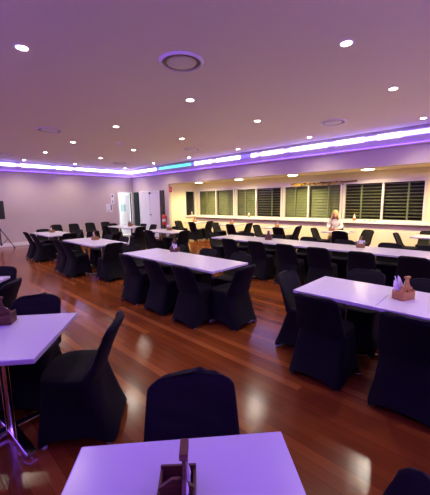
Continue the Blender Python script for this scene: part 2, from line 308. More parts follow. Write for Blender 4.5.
# ------------------------------------------------------------------ ceiling LED strips in the cove
def led(label, ends, horiz, cuts):
    """ends: fixed coordinate of the wall, inward sign; cuts: [(from, to, material)]"""
    t = thing('led_strip', label, 'light strip')
    for u0, u1, k in cuts:
        w0, w1 = sorted((ends[0]+ends[1]*.002, ends[0]+ends[1]*.012)); e0, e1 = sorted((ends[0]+ends[1]*.006, ends[0]+ends[1]*.022))
        bm = bmesh.new(); b2 = bmesh.new()
        if horiz: box(bm, u0, u1, w0, w1, 3.095, 3.205); box(b2, u0, u1, e0, e1, ZLIP+.021, ZLIP+.027)
        else: box(bm, w0, w1, u0, u1, 3.095, 3.205); box(b2, e0, e1, u0, u1, ZLIP+.021, ZLIP+.027)
        obj('added_lip_glow', b2, M['lede'], t)  # added hidden strip, tints the cove wall blue from below
        obj('diffuser', bm, M[k], t)  # glowing bars stand in for the LED-lit band of cove wall
    return t
led('white and blue LED strip along the bare left wall cove', (XA, 1), False, [(-.9, 2.9, 'ledm'), (2.9, 3.36, 'ledw'), (3.36, 3.55, 'ledm'), (3.55, 4.6, 'ledw'), (4.6, 4.85, 'ledm'), (4.85, 5.5, 'ledw'), (5.5, 5.72, 'ledm'), (5.72, 8.4, 'ledw')])
led('long LED strip with a teal section along the beam cove', (YB, -1), True, [(-13.9, -11.75, 'ledw'), (-11.75, -11.5, 'ledb'), (-11.5, -9.35, 'ledt'), (-9.35, -9.15, 'ledb'), (-9.15, -8.2, 'ledw'), (-8.2, -7.95, 'ledm'), (-7.95, -6.8, 'ledw'), (-6.8, -6.33, 'ledb'), (-6.33, -6.1, 'ledw'), (-6.1, -5.9, 'ledm'), (-5.9, -5.1, 'ledw'), (-5.1, -4.85, 'ledm'), (-4.85, -3.7, 'ledw'), (-3.7, -3.5, 'ledm'), (-3.5, -2.75, 'ledw'), (-2.75, -2.45, 'ledm'), (-2.45, -1.9, 'ledw'), (-1.9, 1.7, 'ledm')])
led('blue LED strip in the cove behind the camera', (YN, 1), True, [(-13.9, 1.7, 'ledn')])
led('blue LED strip in the cove over the right wall', (XR, -1), False, [(-1.1, 8.4, 'ledn')])

# ------------------------------------------------------------------ downlights, vents, sensor
def spot(loc, col, e, ang=140, blend=.85, r=.05):
    l = bpy.data.lights.new('downlight_beam', 'SPOT'); l.energy = e; l.color = col; l.spot_size = math.radians(ang); l.spot_blend = blend; l.shadow_soft_size = r
    o = bpy.data.objects.new('downlight_beam', l); C.objects.link(o); o.location = loc; return o
def make_oyster(lens, loc, label, group):
    t = thing('oyster_light', label, 'ceiling light', loc, 0, group)
    bm = bmesh.new(); lathe(bm, [(.16, -.002), (.17, -.03), (.185, -.028), (.19, 0), (.16, 0)], 28); obj('trim_ring', bm, M['ventw'], t, True)
    bm = bmesh.new(); lathe(bm, [(.0, -.055), (.06, -.052), (.12, -.042), (.165, -.02), (.165, -.003)], 28); obj('lens', bm, lens, t, True)
    return t
def make_down(lens, loc, label, group):
    t = thing('downlight', label, 'downlight', loc, 0, group)
    bm = bmesh.new(); lathe(bm, [(.05, -.002), (.06, -.009), (.07, -.006), (.074, 0), (.05, 0)], 24); obj('trim_ring', bm, M['ventw'], t, True)
    bm = bmesh.new(); lathe(bm, [(.0, -.0045), (.052, -.0045), (.052, -.001)], 24); obj('lens', bm, lens, t, True)
    return t
LX = [-13.0, -10.72, -8.5, -6.2, -3.82, -1.36, 1.0]; LY = [1.1, 3.45, 5.28, 7.57]
xn = ['nearest the left wall', 'second from the left wall', 'third from the left wall', 'fourth from the left wall', 'fifth from the left wall', 'sixth from the left wall', 'nearest the right wall']
yn = ['in the row nearest the camera', 'in the second row from the camera', 'in the third row from the camera', 'in the row along the beam']
dl = None
WARM = (1, .84, .66)
for j, y in enumerate(LY):
    for i, x in enumerate(LX):
        if y < 2 and x > -2: continue
        lab = 'round white downlight %s, %s' % (yn[j], xn[i])
        if dl is None: dl = make_down(M['lamp'], (x, y, ZC), lab, 'downlights in the main ceiling')
        else: dup(dl, 'downlight', (x, y, ZC), 0, lab)
        spot((x, y, ZC-.03), WARM, 54)
da = None
for i, x in enumerate([-9.83, -7.56, -5.24, -2.88, -.6]):
    lab = 'warm round alcove ceiling light ' + ['nearest the alcove end wall', 'second from the alcove end wall', 'above the window with pale green slats', 'above the dark-slatted window', 'beyond the right edge of the windows'][i]
    if da is None: da = make_oyster(M['lampa'], (x, 9.28, ZALC), lab, 'alcove ceiling lights')
    else: dup(da, 'oyster_light', (x, 9.28, ZALC), 0, lab)
    spot((x, 9.28, ZALC-.07), (1, .79, .38), 215, 165, 1.)
def make_vent(loc, label):
    t = thing('ceiling_vent', label, 'vent', loc, 0, 'round ceiling vents')
    bm = bmesh.new(); lathe(bm, [(.225, -.003), (.232, -.022), (.25, -.014), (.262, 0), (.225, 0)], 36); obj('outer_ring', bm, M['ventw'], t, True)
    bm = bmesh.new(); lathe(bm, [(.0, -.003), (.226, -.003), (.226, -.0005)], 36); obj('throat_shade', bm, M['ventd'], t, True)  # flat dark disc paints the shade inside the vent opening
    bm = bmesh.new(); lathe(bm, [(.0, -.022), (.12, -.021), (.168, -.017), (.175, -.01), (.0, -.006)], 36); obj('centre_disc', bm, M['ventw'], t, True)
    return t
vent = None
for x, y, lab in [(-2.9, 2.5, 'large round ceiling vent nearest the camera'), (-7.45, 2.53, 'round ceiling vent halfway along the left side'), (-11.9, 2.6, 'round ceiling vent close to the left wall above the speaker side'), (-2.77, 6.53, 'round ceiling vent near the beam at right'), (-7.15, 6.5, 'round ceiling vent near the teal light section'), (-11.55, 6.5, 'round ceiling vent nearest the pale doors')]:
    if vent is None: vent = make_vent((x, y, ZC), lab)
    else: dup(vent, 'ceiling_vent', (x, y, ZC), 0, lab)
t = thing('ceiling_sensor', 'small white motion sensor dome on the ceiling', 'sensor', (-7.79, 4.39, ZC))
bm = bmesh.new(); lathe(bm, [(.0, -.055), (.03, -.05), (.045, -.03), (.05, -.012), (.065, -.01), (.065, 0)], 20); obj('dome', bm, M['ventw'], t, True)
bm = bmesh.new(); lathe(bm, [(.0, -.064), (.012, -.062), (.014, -.05)], 12); obj('sensor_eye', bm, M['blueink'], t, True)

# ------------------------------------------------------------------ covered chair
def sgn(a): return 1 if a >= 0 else -1
def srect(a, hx, hy, n=3.4):
    c, s = math.cos(a), math.sin(a)
    return hx*sgn(c)*abs(c)**(2/n), hy*sgn(s)*abs(s)**(2/n)
def make_cover(seed, tip):
    rnd = random.Random(seed); off = Vector((seed*3.1, seed*1.7, 0))
    # skirt: taut cloth from the seat rim to the four feet, hems arched
    bm = bmesh.new(); N = 64; K = 12; rings = []
    for k in range(K+1):
        tt = k/K; ring = []
        for i in range(N):
            a = 2*PI*(i+.5)/N
            hx = .226+(.262-.226)*tt**1.2; hyf = .205+(.235-.205)*tt; hyb = .182+(.305-.182)*tt**1.15
            x, y = srect(a, hx, hyf if math.sin(a) > 0 else hyb, 3.2+3*tt)
            corner = abs(math.sin(2*a))**1.0
            pull = .030*math.sin(PI*min(1, tt*1.02))*(1-corner)
            l = math.hypot(x, y); x -= x/l*pull; y -= y/l*pull
            zb = .012+.075*(1-corner)**1.0*(1 if abs(math.cos(a)) > .7 or math.sin(a) > 0 else .8)
            z = .452+(zb-.452)*tt
            w = noise.noise(Vector((x*7, y*7, z*3))+off)*.008*(tt*.8+.2)
            ring.append(bm.verts.new((x+w, y+w*.6, z)))
        rings.append(ring)
    for a, b in zip(rings, rings[1:]):
        for i in range(N): bm.faces.new((a[i], a[(i+1) % N], b[(i+1) % N], b[i]))
    skirt = bm
    # seat pad
    bm = bmesh.new(); prev = None; lev = [(1.0, .435), (1.02, .452), (1.0, .468), (.9, .477), (.6, .472), (.3, .466), (.02, .464)]
    for s, z in lev:
        ring = []
        for i in range(N):
            a = 2*PI*(i+.5)/N; x, y = srect(a, .224*s, (.207 if math.sin(a) > 0 else .185)*s, 3.2)
            ring.append(bm.verts.new((x, y, z+noise.noise(Vector((x*9, y*9, seed)))*.004)))
        if prev:
            for i in range(N): bm.faces.new((prev[i], prev[(i+1) % N], ring[(i+1) % N], ring[i]))
        prev = ring
    bm.faces.new(prev); seat = bm
    # backrest
    bm = bmesh.new(); prev = None; H = 20; Z0_, Z1_ = .43, .808
    for k in range(H+1):
        v = k/H; z = Z0_+(Z1_-Z0_)*v
        yc = -.162-.125*v-.045*v*v
        w = .226-.024*v
        if v > .86: w -= .05*((v-.86)/.14)**2.4
        thf = .030+.105*max(0, 1-v/.38)**1.8; thb = .024+.004*(1-v)
        if v > .9: q = 1-((v-.9)/.1)**2*.55; thf *= q; thb *= q
        ring = []
        for i in range(48):
            a = 2*PI*i/48; c, s = math.cos(a), math.sin(a)
            x = w*sgn(c)*abs(c)**.62; y = (thf if s > 0 else thb)*sgn(s)*abs(s)**.62
            y += .045*(x/w)**2*(.5+.5*v)                       # shell wraps forward at the sides
            zz = z
            if v > .8: zz += noise.noise(Vector((x*14+seed, y*6, 1)))*.012*(v-.8)/.2 + tip*.024*math.exp(-((x+.04)/.03)**2)*(v-.8)/.2
            wr = noise.noise(Vector((x*5+z*9, z*22-x*8, seed)))*.006*(.4+v)
            ring.append(bm.verts.new((x, yc+y+wr, zz)))
        if prev:
            for i in range(48): bm.faces.new((prev[i], prev[(i+1) % 48], ring[(i+1) % 48], ring[i]))
        else: bm.faces.new(ring[::-1])
        prev = ring
    cz = sum((v.co for v in prev), Vector())/len(prev); top = bm.verts.new(cz+Vector((0, 0, .008)))
    for i in range(48): bm.faces.new((prev[i], prev[(i+1) % 48], top))
    return seat, bm, skirt
def make_chair(seed, tip, label, group):
    t = thing('covered_chair', label, 'chair', (0, 0, 0), 0, group)
    s, b, k = make_cover(seed, tip)
    obj('seat', s, M['cloth2'], t, True); obj('backrest', b, M['cloth2'], t, True); obj('skirt', k, M['cloth'], t, True)
    for x, y in ((-.212, .182), (.212, .182), (-.212, -.245), (.212, -.245)):
        bm = bmesh.new(); tube(bm, (x*.8, y*.62, .4), (x, y, .02), .011); lathe(bm, [(.0, 0), (.02, 0), (.02, .02), (.012, .03)], 12, (x, y, 0)); obj('leg', bm, M['glide'], t, True)
    return t
protos = {}
def chair(x, y, face, label, group, var=0):
    """x, y: middle of the seat; face: heading of the sitter in degrees (0 = towards the windows)"""
    rz = math.radians(face)
    if var not in protos:
        t = make_chair(3+var*4, [0, 1, .35][var], label, group); t.location = (x, y, 0); t.rotation_euler = (0, 0, rz); protos[var] = t
    else: dup(protos[var], 'covered_chair', (x, y, 0), rz, label, group)
def back(bx, by, face, label, group, var=0):
    a = math.radians(face); f = Vector((-math.sin(a), math.cos(a))); chair(bx+.33*f.x, by+.33*f.y, face, label, group, var)

# ------------------------------------------------------------------ tables
tabs = {}
def make_table(sx, sy, label, group, diag=True):
    t = thing('dining_table', label, 'table', (0, 0, 0), 0, group)
    bm = bmesh.new(); box(bm, -sx/2, sx/2, -sy/2, sy/2, .708, .74, .006); obj('tabletop', bm, M['top'], t)
    bm = bmesh.new(); tube(bm, (0, 0, .05), (0, 0, .70), .031, n=24); obj('column', bm, M['chrome'], t, True)
    obj('mounting_plate', B((-.15, .15, -.15, .15, .699, .708)), M['blackm'], t)
    for q in range(4):
        a = PI/4+q*PI/2; bm = bmesh.new(); box(bm, .0, .37, -.032, .032, .012, .05, .006)
        for v in bm.verts:
            if v.co.x > .3 and v.co.z > .03: v.co.z -= .012
        bmesh.ops.rotate(bm, verts=bm.verts, cent=(0, 0, 0), matrix=Matrix.Rotation(a, 3, 'Z'))
        lathe(bm, [(.0, 0), (.018, 0), (.018, .013), (.0, .013)], 10, (.345*math.cos(a), .345*math.sin(a), 0)); obj('foot', bm, M['chrome'], t)
    return t
def table(x, y, rz, label, group, sx=.75, sy=.75):
    k = (sx, sy)
    if k not in tabs:
        t = make_table(sx, sy, label, group); t.location = (x, y, 0); t.rotation_euler = (0, 0, rz); tabs[k] = t
    else: dup(tabs[k], 'dining_table', (x, y, 0), rz, label, group)

# foreground table F, left table L, far-left table FL stand at an angle to the room
AF, AL = .848, .877
GF, GL = 'tables set at an angle near the camera', 'tables set at an angle near the camera'
cF, sF = math.cos(AF), math.sin(AF); cL, sL = math.cos(AL), math.sin(AL)
def loc(o, ang, u, v): return (o[0]+u*math.cos(ang)-v*math.sin(ang), o[1]+u*math.sin(ang)+v*math.cos(ang))
oF = loc((-1.043, .366), AF, .375, -.375)
oL = loc((-1.885, .444), AL, -.39, .375)
oX = loc((-4.40, .88), AL, -.39, -.375)
table(*oF, AF, 'square white table in the foreground at the bottom edge', GF)
table(*oL, AL, 'square white table at the left with a chrome column and crossed feet', GL, .78)
table(*oX, AL, 'white table cut off by the left edge, behind the left table', GL, .78)
deg = math.degrees
GA = 'covered chairs around the angled tables'
back(*loc(oF, AF, .03, .375+.34), deg(AF)+180, 'black covered chair with bunched top facing the foreground table', GA, 1)
back(*loc(oF, AF, .375+.385, -.06), deg(AF)+90, 'black covered chair whose top peeks in at the bottom right corner', GA)
back(*loc(oL, AL, .39+.42, .03), deg(AL)+90, 'black covered chair seen side-on right of the left table', GA, 2)
back(*loc(oL, AL, -.04, .375+.33), deg(AL)+180, 'black covered chair behind the left table, wrinkled top', GA, 1)
back(*loc(oL, AL, -.42, -.375-.26), deg(AL), 'black covered chair in shadow at the lower left edge', GA)
back(*loc(oX, AL, .15, .375+.3), deg(AL)+180, 'black covered chair behind the table cut off at left', GA)
back(*loc(oX, AL, .39+.36, -.18), deg(AL)+90, 'black covered chair backing onto the left table, at the left edge', GA)
# row A: the two tables near the left wall, middle row, right row
G2 = 'white tables of the middle row'
for i, w in enumerate(('left', 'middle', 'right')): table(-4.88+.375+.75*i, 3.072, 0, w + ' table of the three joined in the middle of the room', G2)
GC2 = 'covered chairs around the middle row'
for x, w in ((-4.36, 'leftmost'), (-3.67, 'middle'), (-2.98, 'rightmost')): back(x, 2.40, 0, w + ' of three black covered chairs on the near side of the middle table row', GC2, 0 if w != 'middle' else 2)
back(-2.26, 3.0, 90, 'black covered chair at the right end of the middle table row', GC2, 2)
for x, w in ((-4.5, 'leftmost'), (-3.68, 'middle'), (-2.95, 'rightmost')): back(x, 3.74, 180, w + ' black covered chair on the far side of the middle table row', GC2)
back(-5.24, 3.05, -90, 'black covered chair at the left end of the middle table row', GC2)
G3 = 'white tables of the right row'
for i, w in enumerate(('left table of the right row, with a bare top', 'white table at right carrying the timber caddy of cutlery', 'last table of the right row, beyond the right edge')): table(-1.462+.375+.752*i, 3.03, 0, w, G3)
GC3 = 'covered chairs around the right row'
back(-1.8, 3.02, -90, 'black covered chair at the left end of the right table row', GC3, 2)
back(-1.12, 2.36, 0, 'big black covered chair seen from behind at the left of the right row', GC3, 0)
back(-.41, 2.36, 0, 'big black covered chair cut by the right edge, back to the camera', GC3, 2)
back(.36, 2.30, 0, 'black covered chair outside the right edge of the right row', GC3)
back(-1.09, 3.74, 180, 'black covered chair with wrinkled top behind the bare right-row table', GC3, 1)
back(-.45, 3.70, 180, 'black covered chair behind the cutlery caddy at the right edge', GC3)
G4 = 'white tables of the pair near the left wall'
for i, w in enumerate(('left', 'right')): table(-7.85+.43+.86*i, 3.13, 0, w + ' half of the white table pair left of the middle row', G4, .858, .78)
GC4 = 'covered chairs around the left pair'
back(-7.62, 2.44, 0, 'left black covered chair on the near side of the white table pair', GC4, 0)
back(-6.98, 2.40, 0, 'right black covered chair on the near side of the white table pair', GC4, 2)
back(-5.75, 3.05, 90, 'black covered chair at the right end of the white table pair', GC4, 2)
back(-7.5, 3.84, 180, 'left black covered chair on the far side of the white table pair', GC4)
back(-6.7, 3.84, 180, 'right black covered chair on the far side of the white table pair', GC4)
G5 = 'white tables nearest the left wall'
for i, w in enumerate(('left', 'right')): table(-10.72+.4+.8*i, 3.22, 0, w + ' half of the white table pair nearest the speaker wall', G5, .798, .8)
GC5 = 'covered chairs by the left wall'
back(-10.3, 2.52, 0, 'farther of two profile black chairs near the speaker', GC5)
back(-9.55, 2.50, 0, 'nearer of two profile black chairs near the speaker', GC5)
back(-11.02, 3.24, -90, 'black covered chair at the speaker-wall end of the far left table pair', GC5)
back(-8.78, 3.3, 90, 'black covered chair at the right end of the far left table pair', GC5)
back(-9.7, 3.98, 180, 'black covered chair on the far side of the far left table pair', GC5)
for y, w in ((4.30, 'first black covered chair against the left wall, nearest the speaker'), (4.98, 'second black covered chair against the left wall from the speaker'), (5.66, 'third black covered chair against the left wall from the speaker'), (6.36, 'fourth black covered chair against the left wall, nearest the notices')): back(-12.95, y, -90, w, 'covered chairs against the left wall', 0)
G6 = 'white tables before the open door'
for i, w in enumerate(('left', 'right')): table(-11.25+.4+.8*i, 5.98, 0, w + ' half of the white table pair before the open door', G6, .798, .8)
GC6 = 'covered chairs before the open door'
back(-11.6, 6.0, -90, 'black covered chair at the left end of the table before the open door', GC6)
back(-10.75, 5.24, 0, 'black covered chair on the near side of the table before the open door', GC6)
back(-10.3, 6.74, 180, 'left black covered chair on the far side of the table before the open door', GC6)
back(-9.62, 6.74, 180, 'right black covered chair on the far side of the table before the open door', GC6)
back(-8.98, 5.75, 90, 'black covered chair at the right end of the table before the open door', GC6, 2)
G7 = 'white tables near the fire extinguisher'
for i, w in enumerate(('left', 'right')): table(-8.42+.36+.72*i, 5.83, 0, w + ' half of the white table pair near the fire extinguisher', G7, .718, .78)
GC7 = 'covered chairs near the fire extinguisher'
back(-7.75, 5.12, 0, 'black covered chair on the near side of the table near the extinguisher', GC7)
back(-8.1, 6.58, 180, 'black covered chair on the far side of the table near the extinguisher', GC7)
back(-6.62, 5.72, 90, 'black covered chair at the right end of the table near the extinguisher', GC7, 2)
# long row before the alcove
GR = 'white tables of the long row before the windows'
x = -5.314; ws = [.835, .835, .835, .805, .805, .805, .8]
for i, w in enumerate(ws):
    table(x+w/2, 5.80, 0, ['first table of the long row, at its left end', 'second table of the long row, with a dark caddy', 'third table of the long row, left of the seam', 'fourth table of the long row, right of the first seam', 'fifth table of the long row, carrying a caddy with purple napkins', 'sixth table of the long row, near the right edge', 'seventh table of the long row, beyond the right edge'][i], GR, w-.002, .78); x += w
GCR = 'covered chairs along the long row'
nth = ['first', 'second', 'third', 'fourth', 'fifth', 'sixth', 'seventh']
for i, x in enumerate((-4.42, -3.68, -2.98, -2.33, -1.60, -.88, -.1)): back(x, 4.98, 0, nth[i] + ' black covered chair from the left along the near side of the long row', GCR, i % 3 if i % 3 != 1 else 0)
for i, x in enumerate((-4.85, -4.0, -3.14, -2.35, -1.5, -.86)): back(x, 6.42, 180, nth[i] + ' black covered chair from the left along the far side of the long row', GCR)
back(-5.72, 5.85, -90, 'black covered chair at the left end of the long row', GCR)
# alcove tables
GAL = 'small white tables under the windows'; GCA = 'covered chairs under the windows'
AT = [(-9.95, 9.15, 'alcove table nearest the alcove end wall'), (-7.75, 9.08, 'alcove table under the second window'), (-5.6, 8.92, 'alcove table under the pale-slatted window, left of the seated woman'), (-3.42, 8.75, 'alcove table where the woman sits'), (-1.2, 8.72, 'alcove table at the right edge of the picture')]
for x, y, w in AT: table(x, y, 0, 'small white ' + w, GAL)
nm = ['end-wall alcove table', 'table under the second window', 'table under the pale-slatted window', "seated woman's table", 'alcove table at the right edge']
for i, (x, y, w) in enumerate(AT):
    s = nm[i]
    back(x+(.45 if i in (0, 1, 2) else .3), y-.72, 0 if i != 3 else 8, 'black covered chair backing onto the hall at the ' + s, GCA, 1 if i == 3 else 0)
    if i != 3: back(x-.74, y-.25 if i else y-.45, -90, 'chair on the left side of the ' + s, GCA)
    else: back(x-.74, y-.15, -90, 'chair on the left side of the ' + s, GCA)
    if i < 4: back(x+.80, y+.18, 90 if i != 3 else 150, 'black covered chair on the right side of the ' + s, GCA)
back(-1.35, 9.5, 180, 'black covered chair between the right-edge alcove table and the wall', GCA)

# ------------------------------------------------------------------ caddies and what they hold
def make_caddy(label, wood, group):
    t = thing('condiment_caddy', label, 'caddy', (0, 0, 0), 0, group)
    hx, hy = .072, .05
    obj('base', B((-hx, hx, -hy, hy, 0, .008)), wood, t)
    for s in (-1, 1): obj('side_panel', B((-hx, hx, s*hy-.004, s*hy+.004, 0, .075), bev=.0015), wood, t)
    for s in (-1, 1): obj('end_panel', B((s*hx-.004, s*hx+.004, -hy-.004, hy+.004, 0, .085), bev=.0015), wood, t)
    bm = bmesh.new(); prism(bm, [(-hx, .008), (hx, .008), (hx, .10), (.05, .115), (.03, .135), (.022, .165), (.02, .2), (-.02, .2), (-.022, .165), (-.03, .135), (-.05, .115), (-hx, .09)], 'y', -.03, -.02); d = obj('divider', bm, wood, t)
    bm = bmesh.new(); box(bm, -.03, .03, -.037, -.013, .192, .212, .004); obj('handle', bm, wood, t)
    bm = bmesh.new(); prism(bm, [(-hy, .008), (hy, .008), (hy, .085), (.03, .098), (.012, .112), (-.012, .112), (-.03, .098), (-hy, .085)], 'x', -.005, .005); obj('cross_divider', bm, wood, t)
    return t
cad = {}
def caddy(x, y, rz, label, w='wood'):
    if w not in cad: t = make_caddy(label, M[w], 'timber table caddies'); t.location = (x, y, .74); t.rotation_euler = (0, 0, rz); cad[w] = t
    else: t = dup(cad[w], 'condiment_caddy', (x, y, .74), rz, label)
    return t
nap = [None]
def napkins(x, y, rz, n, side, desc, seed=1, tall=.17):
    rnd = random.Random(seed)
    words = ['first', 'second', 'third', 'fourth', 'fifth', 'sixth']
    for i in range(n):
        u = -.055+.11*(i+.5)/n; v = side*(.018+.018*((i*2) % 3)/2)
        a = rz; px = x+u*math.cos(a)-v*math.sin(a); py = y+u*math.sin(a)+v*math.cos(a)
        if nap[0] is None:
            bm = bmesh.new()
            prism(bm, [(-.019, 0), (.019, 0), (.021, .10), (.014, .148), (.002, .165), (-.016, .14), (-.021, .1)], 'y', -.004, .004)
            bmesh.ops.subdivide_edges(bm, edges=bm.edges, cuts=1)
            for v_ in bm.verts: v_.co.y += .006*math.sin(v_.co.z*40+v_.co.x*60)*v_.co.z/.16
            nap[0] = o = obj('napkin', bm, M['napkin'], None, True)
            tag(o, '', 'napkin')
        else:
            o = nap[0].copy(); C.objects.link(o)
        o['label'] = (desc % words[i]) if '%s' in desc else desc
        o['group'] = 'napkins in the caddies'
        o.location = (px, py, .7485); o.rotation_euler = (rnd.uniform(-.12, .12)+side*-.05, rnd.uniform(-.28, .28), rz+rnd.uniform(-.5, .5)); o.scale = (1, 1, tall/.165*rnd.uniform(.85, 1.1))
DC = math.radians(40)
caddy(-.585, 3.05, 1.15, 'timber caddy of white cutlery napkins on the right row table', 'wood3')
napkins(-.585, 3.05, 1.15, 5, 1, '%s folded white napkin from the left in the right-row caddy', 4, .185)
caddy(-4.27, 3.50-.1, math.radians(20), 'timber caddy on the middle table row', 'wood2'); napkins(-4.27, 3.40, math.radians(20), 3, -1, '%s white napkin from the left in the middle-row caddy', 5, .16)
FX, FY = -.60, .455
caddy(FX, FY, 2.37, 'dark timber caddy with tee handle on the foreground table', 'wood2'); napkins(FX, FY, 2.37, 2, -1, '%s white napkin lying in the foreground caddy', 6, .11)
caddy(-2.655, .45, AL+.1, 'dark timber caddy on the left table at the left edge', 'wood2'); napkins(-2.655, .45, AL+.1, 2, 1, '%s white napkin in the left-table caddy', 8, .11)
caddy(-7.2, 3.27, .3, 'timber caddy on the white table pair left of the middle row'); napkins(-7.2, 3.27, .3, 2, -1, '%s tall white napkin in the caddy on the left pair', 3, .2)
caddy(-10.3, 3.3, .3, 'timber caddy on the table pair nearest the speaker wall'); napkins(-10.3, 3.3, .3, 2, -1, '%s white napkin in the caddy nearest the speaker', 2, .16)
caddy(-10.4, 6.15, .3, 'timber caddy with two sauce bottles on the table before the open door')
caddy(-7.75, 5.98, .3, 'timber caddy on the table near the fire extinguisher'); napkins(-7.75, 5.98, .3, 2, -1, '%s white napkin in the caddy near the extinguisher', 7, .2)
caddy(-3.90, 5.88, .3, 'dark timber caddy at the left of the long row', 'wood2'); napkins(-3.90, 5.88, .3, 3, 1, '%s white napkin in the dark long-row caddy', 10, .2)
caddy(-1.90, 5.95, .35, 'timber caddy with purple-lit napkins at the right of the long row'); napkins(-1.90, 5.95, .35, 4, -1, '%s napkin from the left in the right long-row caddy', 11, .15)
for (x, y, _), s, dx, dy in zip(AT[:4], ('on the end-wall alcove table', 'on the alcove table under the second window', 'on the alcove table under the pale-slatted window', 'on the table in front of the seated woman'), (-.15, -.1, -.05, -.22), (.1, .1, .1, .02)):
    caddy(x+dx, y+dy, .5, 'timber caddy toned by warm light ' + s, 'wood3'); napkins(x+dx, y+dy, .5, 2, -1, '%s white napkin in the caddy ' + s, 12, .15)  # paler orange timber carries the warm alcove light in its colour
def sauce(x, y, label, m):
    t = thing('sauce_bottle', label, 'bottle', (x, y, .7485), 0, 'sauce bottles')
    bm = bmesh.new(); lathe(bm, [(.0, 0), (.022, 0), (.024, .01), (.024, .11), (.012, .15), (.01, .165)], 14); obj('bottle_body', bm, m, t, True)
    bm = bmesh.new(); lathe(bm, [(.013, .162), (.013, .185), (.004, .2)], 10); obj('nozzle_cap', bm, M['red'], t, True)
sauce(-10.445, 6.095, 'left brown sauce bottle in the caddy before the open door', M['brown']); sauce(-10.355, 6.125, 'right brown sauce bottle in the caddy before the open door', M['brown'])
t = thing('phone', 'small dark phone lying on the table beside the seated woman', 'phone', (-3.12, 8.9, .74), .5)
obj('phone_body', B((-.035, .035, -.07, .07, 0, .008), bev=.003), M['black'], t); obj('phone_screen', B((-.031, .031, -.064, .064, .008, .0086)), M['blackm'], t)

# ------------------------------------------------------------------ speaker on a tripod stand
SX, SY = -13.3, 2.50
t = thing('speaker_stand', 'black tripod speaker stand by the bare left wall', 'speaker stand', (SX, SY, 0))
bm = bmesh.new(); tube(bm, (0, 0, .12), (0, 0, .78), .02); tube(bm, (0, 0, .78), (0, 0, 1.1), .016); obj('pole', bm, M['blackm'], t, True)
bm = bmesh.new(); tube(bm, (0, 0, .66), (0, 0, .78), .035); obj('collar', bm, M['black'], t, True)
bm = bmesh.new(); tube(bm, (0, 0, .14), (0, 0, .2), .032); obj('brace_collar', bm, M['black'], t, True)
for q in range(3):
    a = math.radians(95+q*120); e = Vector((math.cos(a)*.42, math.sin(a)*.42, .02))
    bm = bmesh.new(); tube(bm, (math.cos(a)*.03, math.sin(a)*.03, .72), e, .014); lg = obj('leg', bm, M['blackm'], t, True)
    bm = bmesh.new(); tube(bm, e+Vector((-.03*math.cos(a), -.03*math.sin(a), .05)), (e.x, e.y, 0.0), .02, .026); obj('rubber_foot', bm, M['black'], lg, True)
    bm = bmesh.new(); tube(bm, (math.cos(a)*.03, math.sin(a)*.03, .17), (math.cos(a)*.23, math.sin(a)*.23, .37), .009); obj('brace', bm, M['blackm'], t, True)
t = thing('loudspeaker', 'black loudspeaker on the tripod, cut by the left edge', 'speaker', (SX, SY, 1.1), math.radians(-60))
bm = bmesh.new(); prism(bm, [(-.19, -.17), (.19, -.17), (.14, .17), (-.14, .17)], 'z', 0, .66); bmesh.ops.bevel(bm, geom=bm.edges[:], offset=.012, segments=2, affect='EDGES'); obj('cabinet', bm, M['black'], t)
obj('grille', B((-.17, .17, -.18, -.168, .03, .63), bev=.004), M['mesh'], t)
bm = bmesh.new(); tube(bm, (.0, .0, .66), (.0, .0, .668), .03); tube(bm, (-.06, 0, .668), (-.06, 0, .70), .01); tube(bm, (.06, 0, .668), (.06, 0, .70), .01); tube(bm, (-.06, 0, .70), (.06, 0, .70), .012); obj('carry_handle', bm, M['black'], t, True)

# ------------------------------------------------------------------ seated woman
def skin_mesh(verts, edges, radii, sub=2, root=0):
    me = bpy.data.meshes.new('tmp'); me.from_pydata([Vector(v) for v in verts], edges, []); o = bpy.data.objects.new('tmp', me); C.objects.link(o)
    o.modifiers.new('s', 'SKIN'); 
    sv = me.skin_vertices[0].data
    for i, r in enumerate(radii): sv[i].radius = r if isinstance(r, tuple) else (r, r); sv[i].use_root = (i == root)
    s = o.modifiers.new('u', 'SUBSURF'); s.levels = sub; s.render_levels = sub
    dg = bpy.context.evaluated_depsgraph_get(); e = o.evaluated_get(dg); m2 = bpy.data.meshes.new_from_object(e)
    bpy.data.objects.remove(o); bm = bmesh.new(); bm.from_mesh(m2); bpy.data.meshes.remove(m2); return bm
PX, PY = -3.79, 9.40
person = thing('person', 'blond person in a white top sitting at the alcove table under the windows', 'person', (PX, PY, 0), math.radians(18))
V = [(0, .02, .53), (0, .04, .68), (0, .03, .84), (0, .02, .98), (0, .0, 1.06), (0, -.03, 1.10),
     (.14, .02, .99), (.20, -.06, .80), (.12, -.27, .775), (.06, -.33, .775), (-.14, .02, .99), (-.20, -.06, .80), (-.12, -.27, .775), (-.06, -.35, .785),
     (.09, 0, .52), (.10, -.40, .52), (.10, -.38, .12), (.10, -.50, .05), (-.09, 0, .52), (-.10, -.40, .52), (-.10, -.38, .12), (-.10, -.50, .05)]
Ed = [(0, 1), (1, 2), (2, 3), (3, 4), (4, 5), (3, 6), (6, 7), (7, 8), (8, 9), (3, 10), (10, 11), (11, 12), (12, 13), (0, 14), (14, 15), (15, 16), (16, 17), (0, 18), (18, 19), (19, 20), (20, 21)]
Rd = [(.14, .11), (.115, .085), (.13, .095), (.12, .075), .05, .05, .055, .042, .03, .026, .055, .042, .03, .026, .085, .06, .04, .035, .085, .06, .04, .035]
body = skin_mesh(V, Ed, Rd)
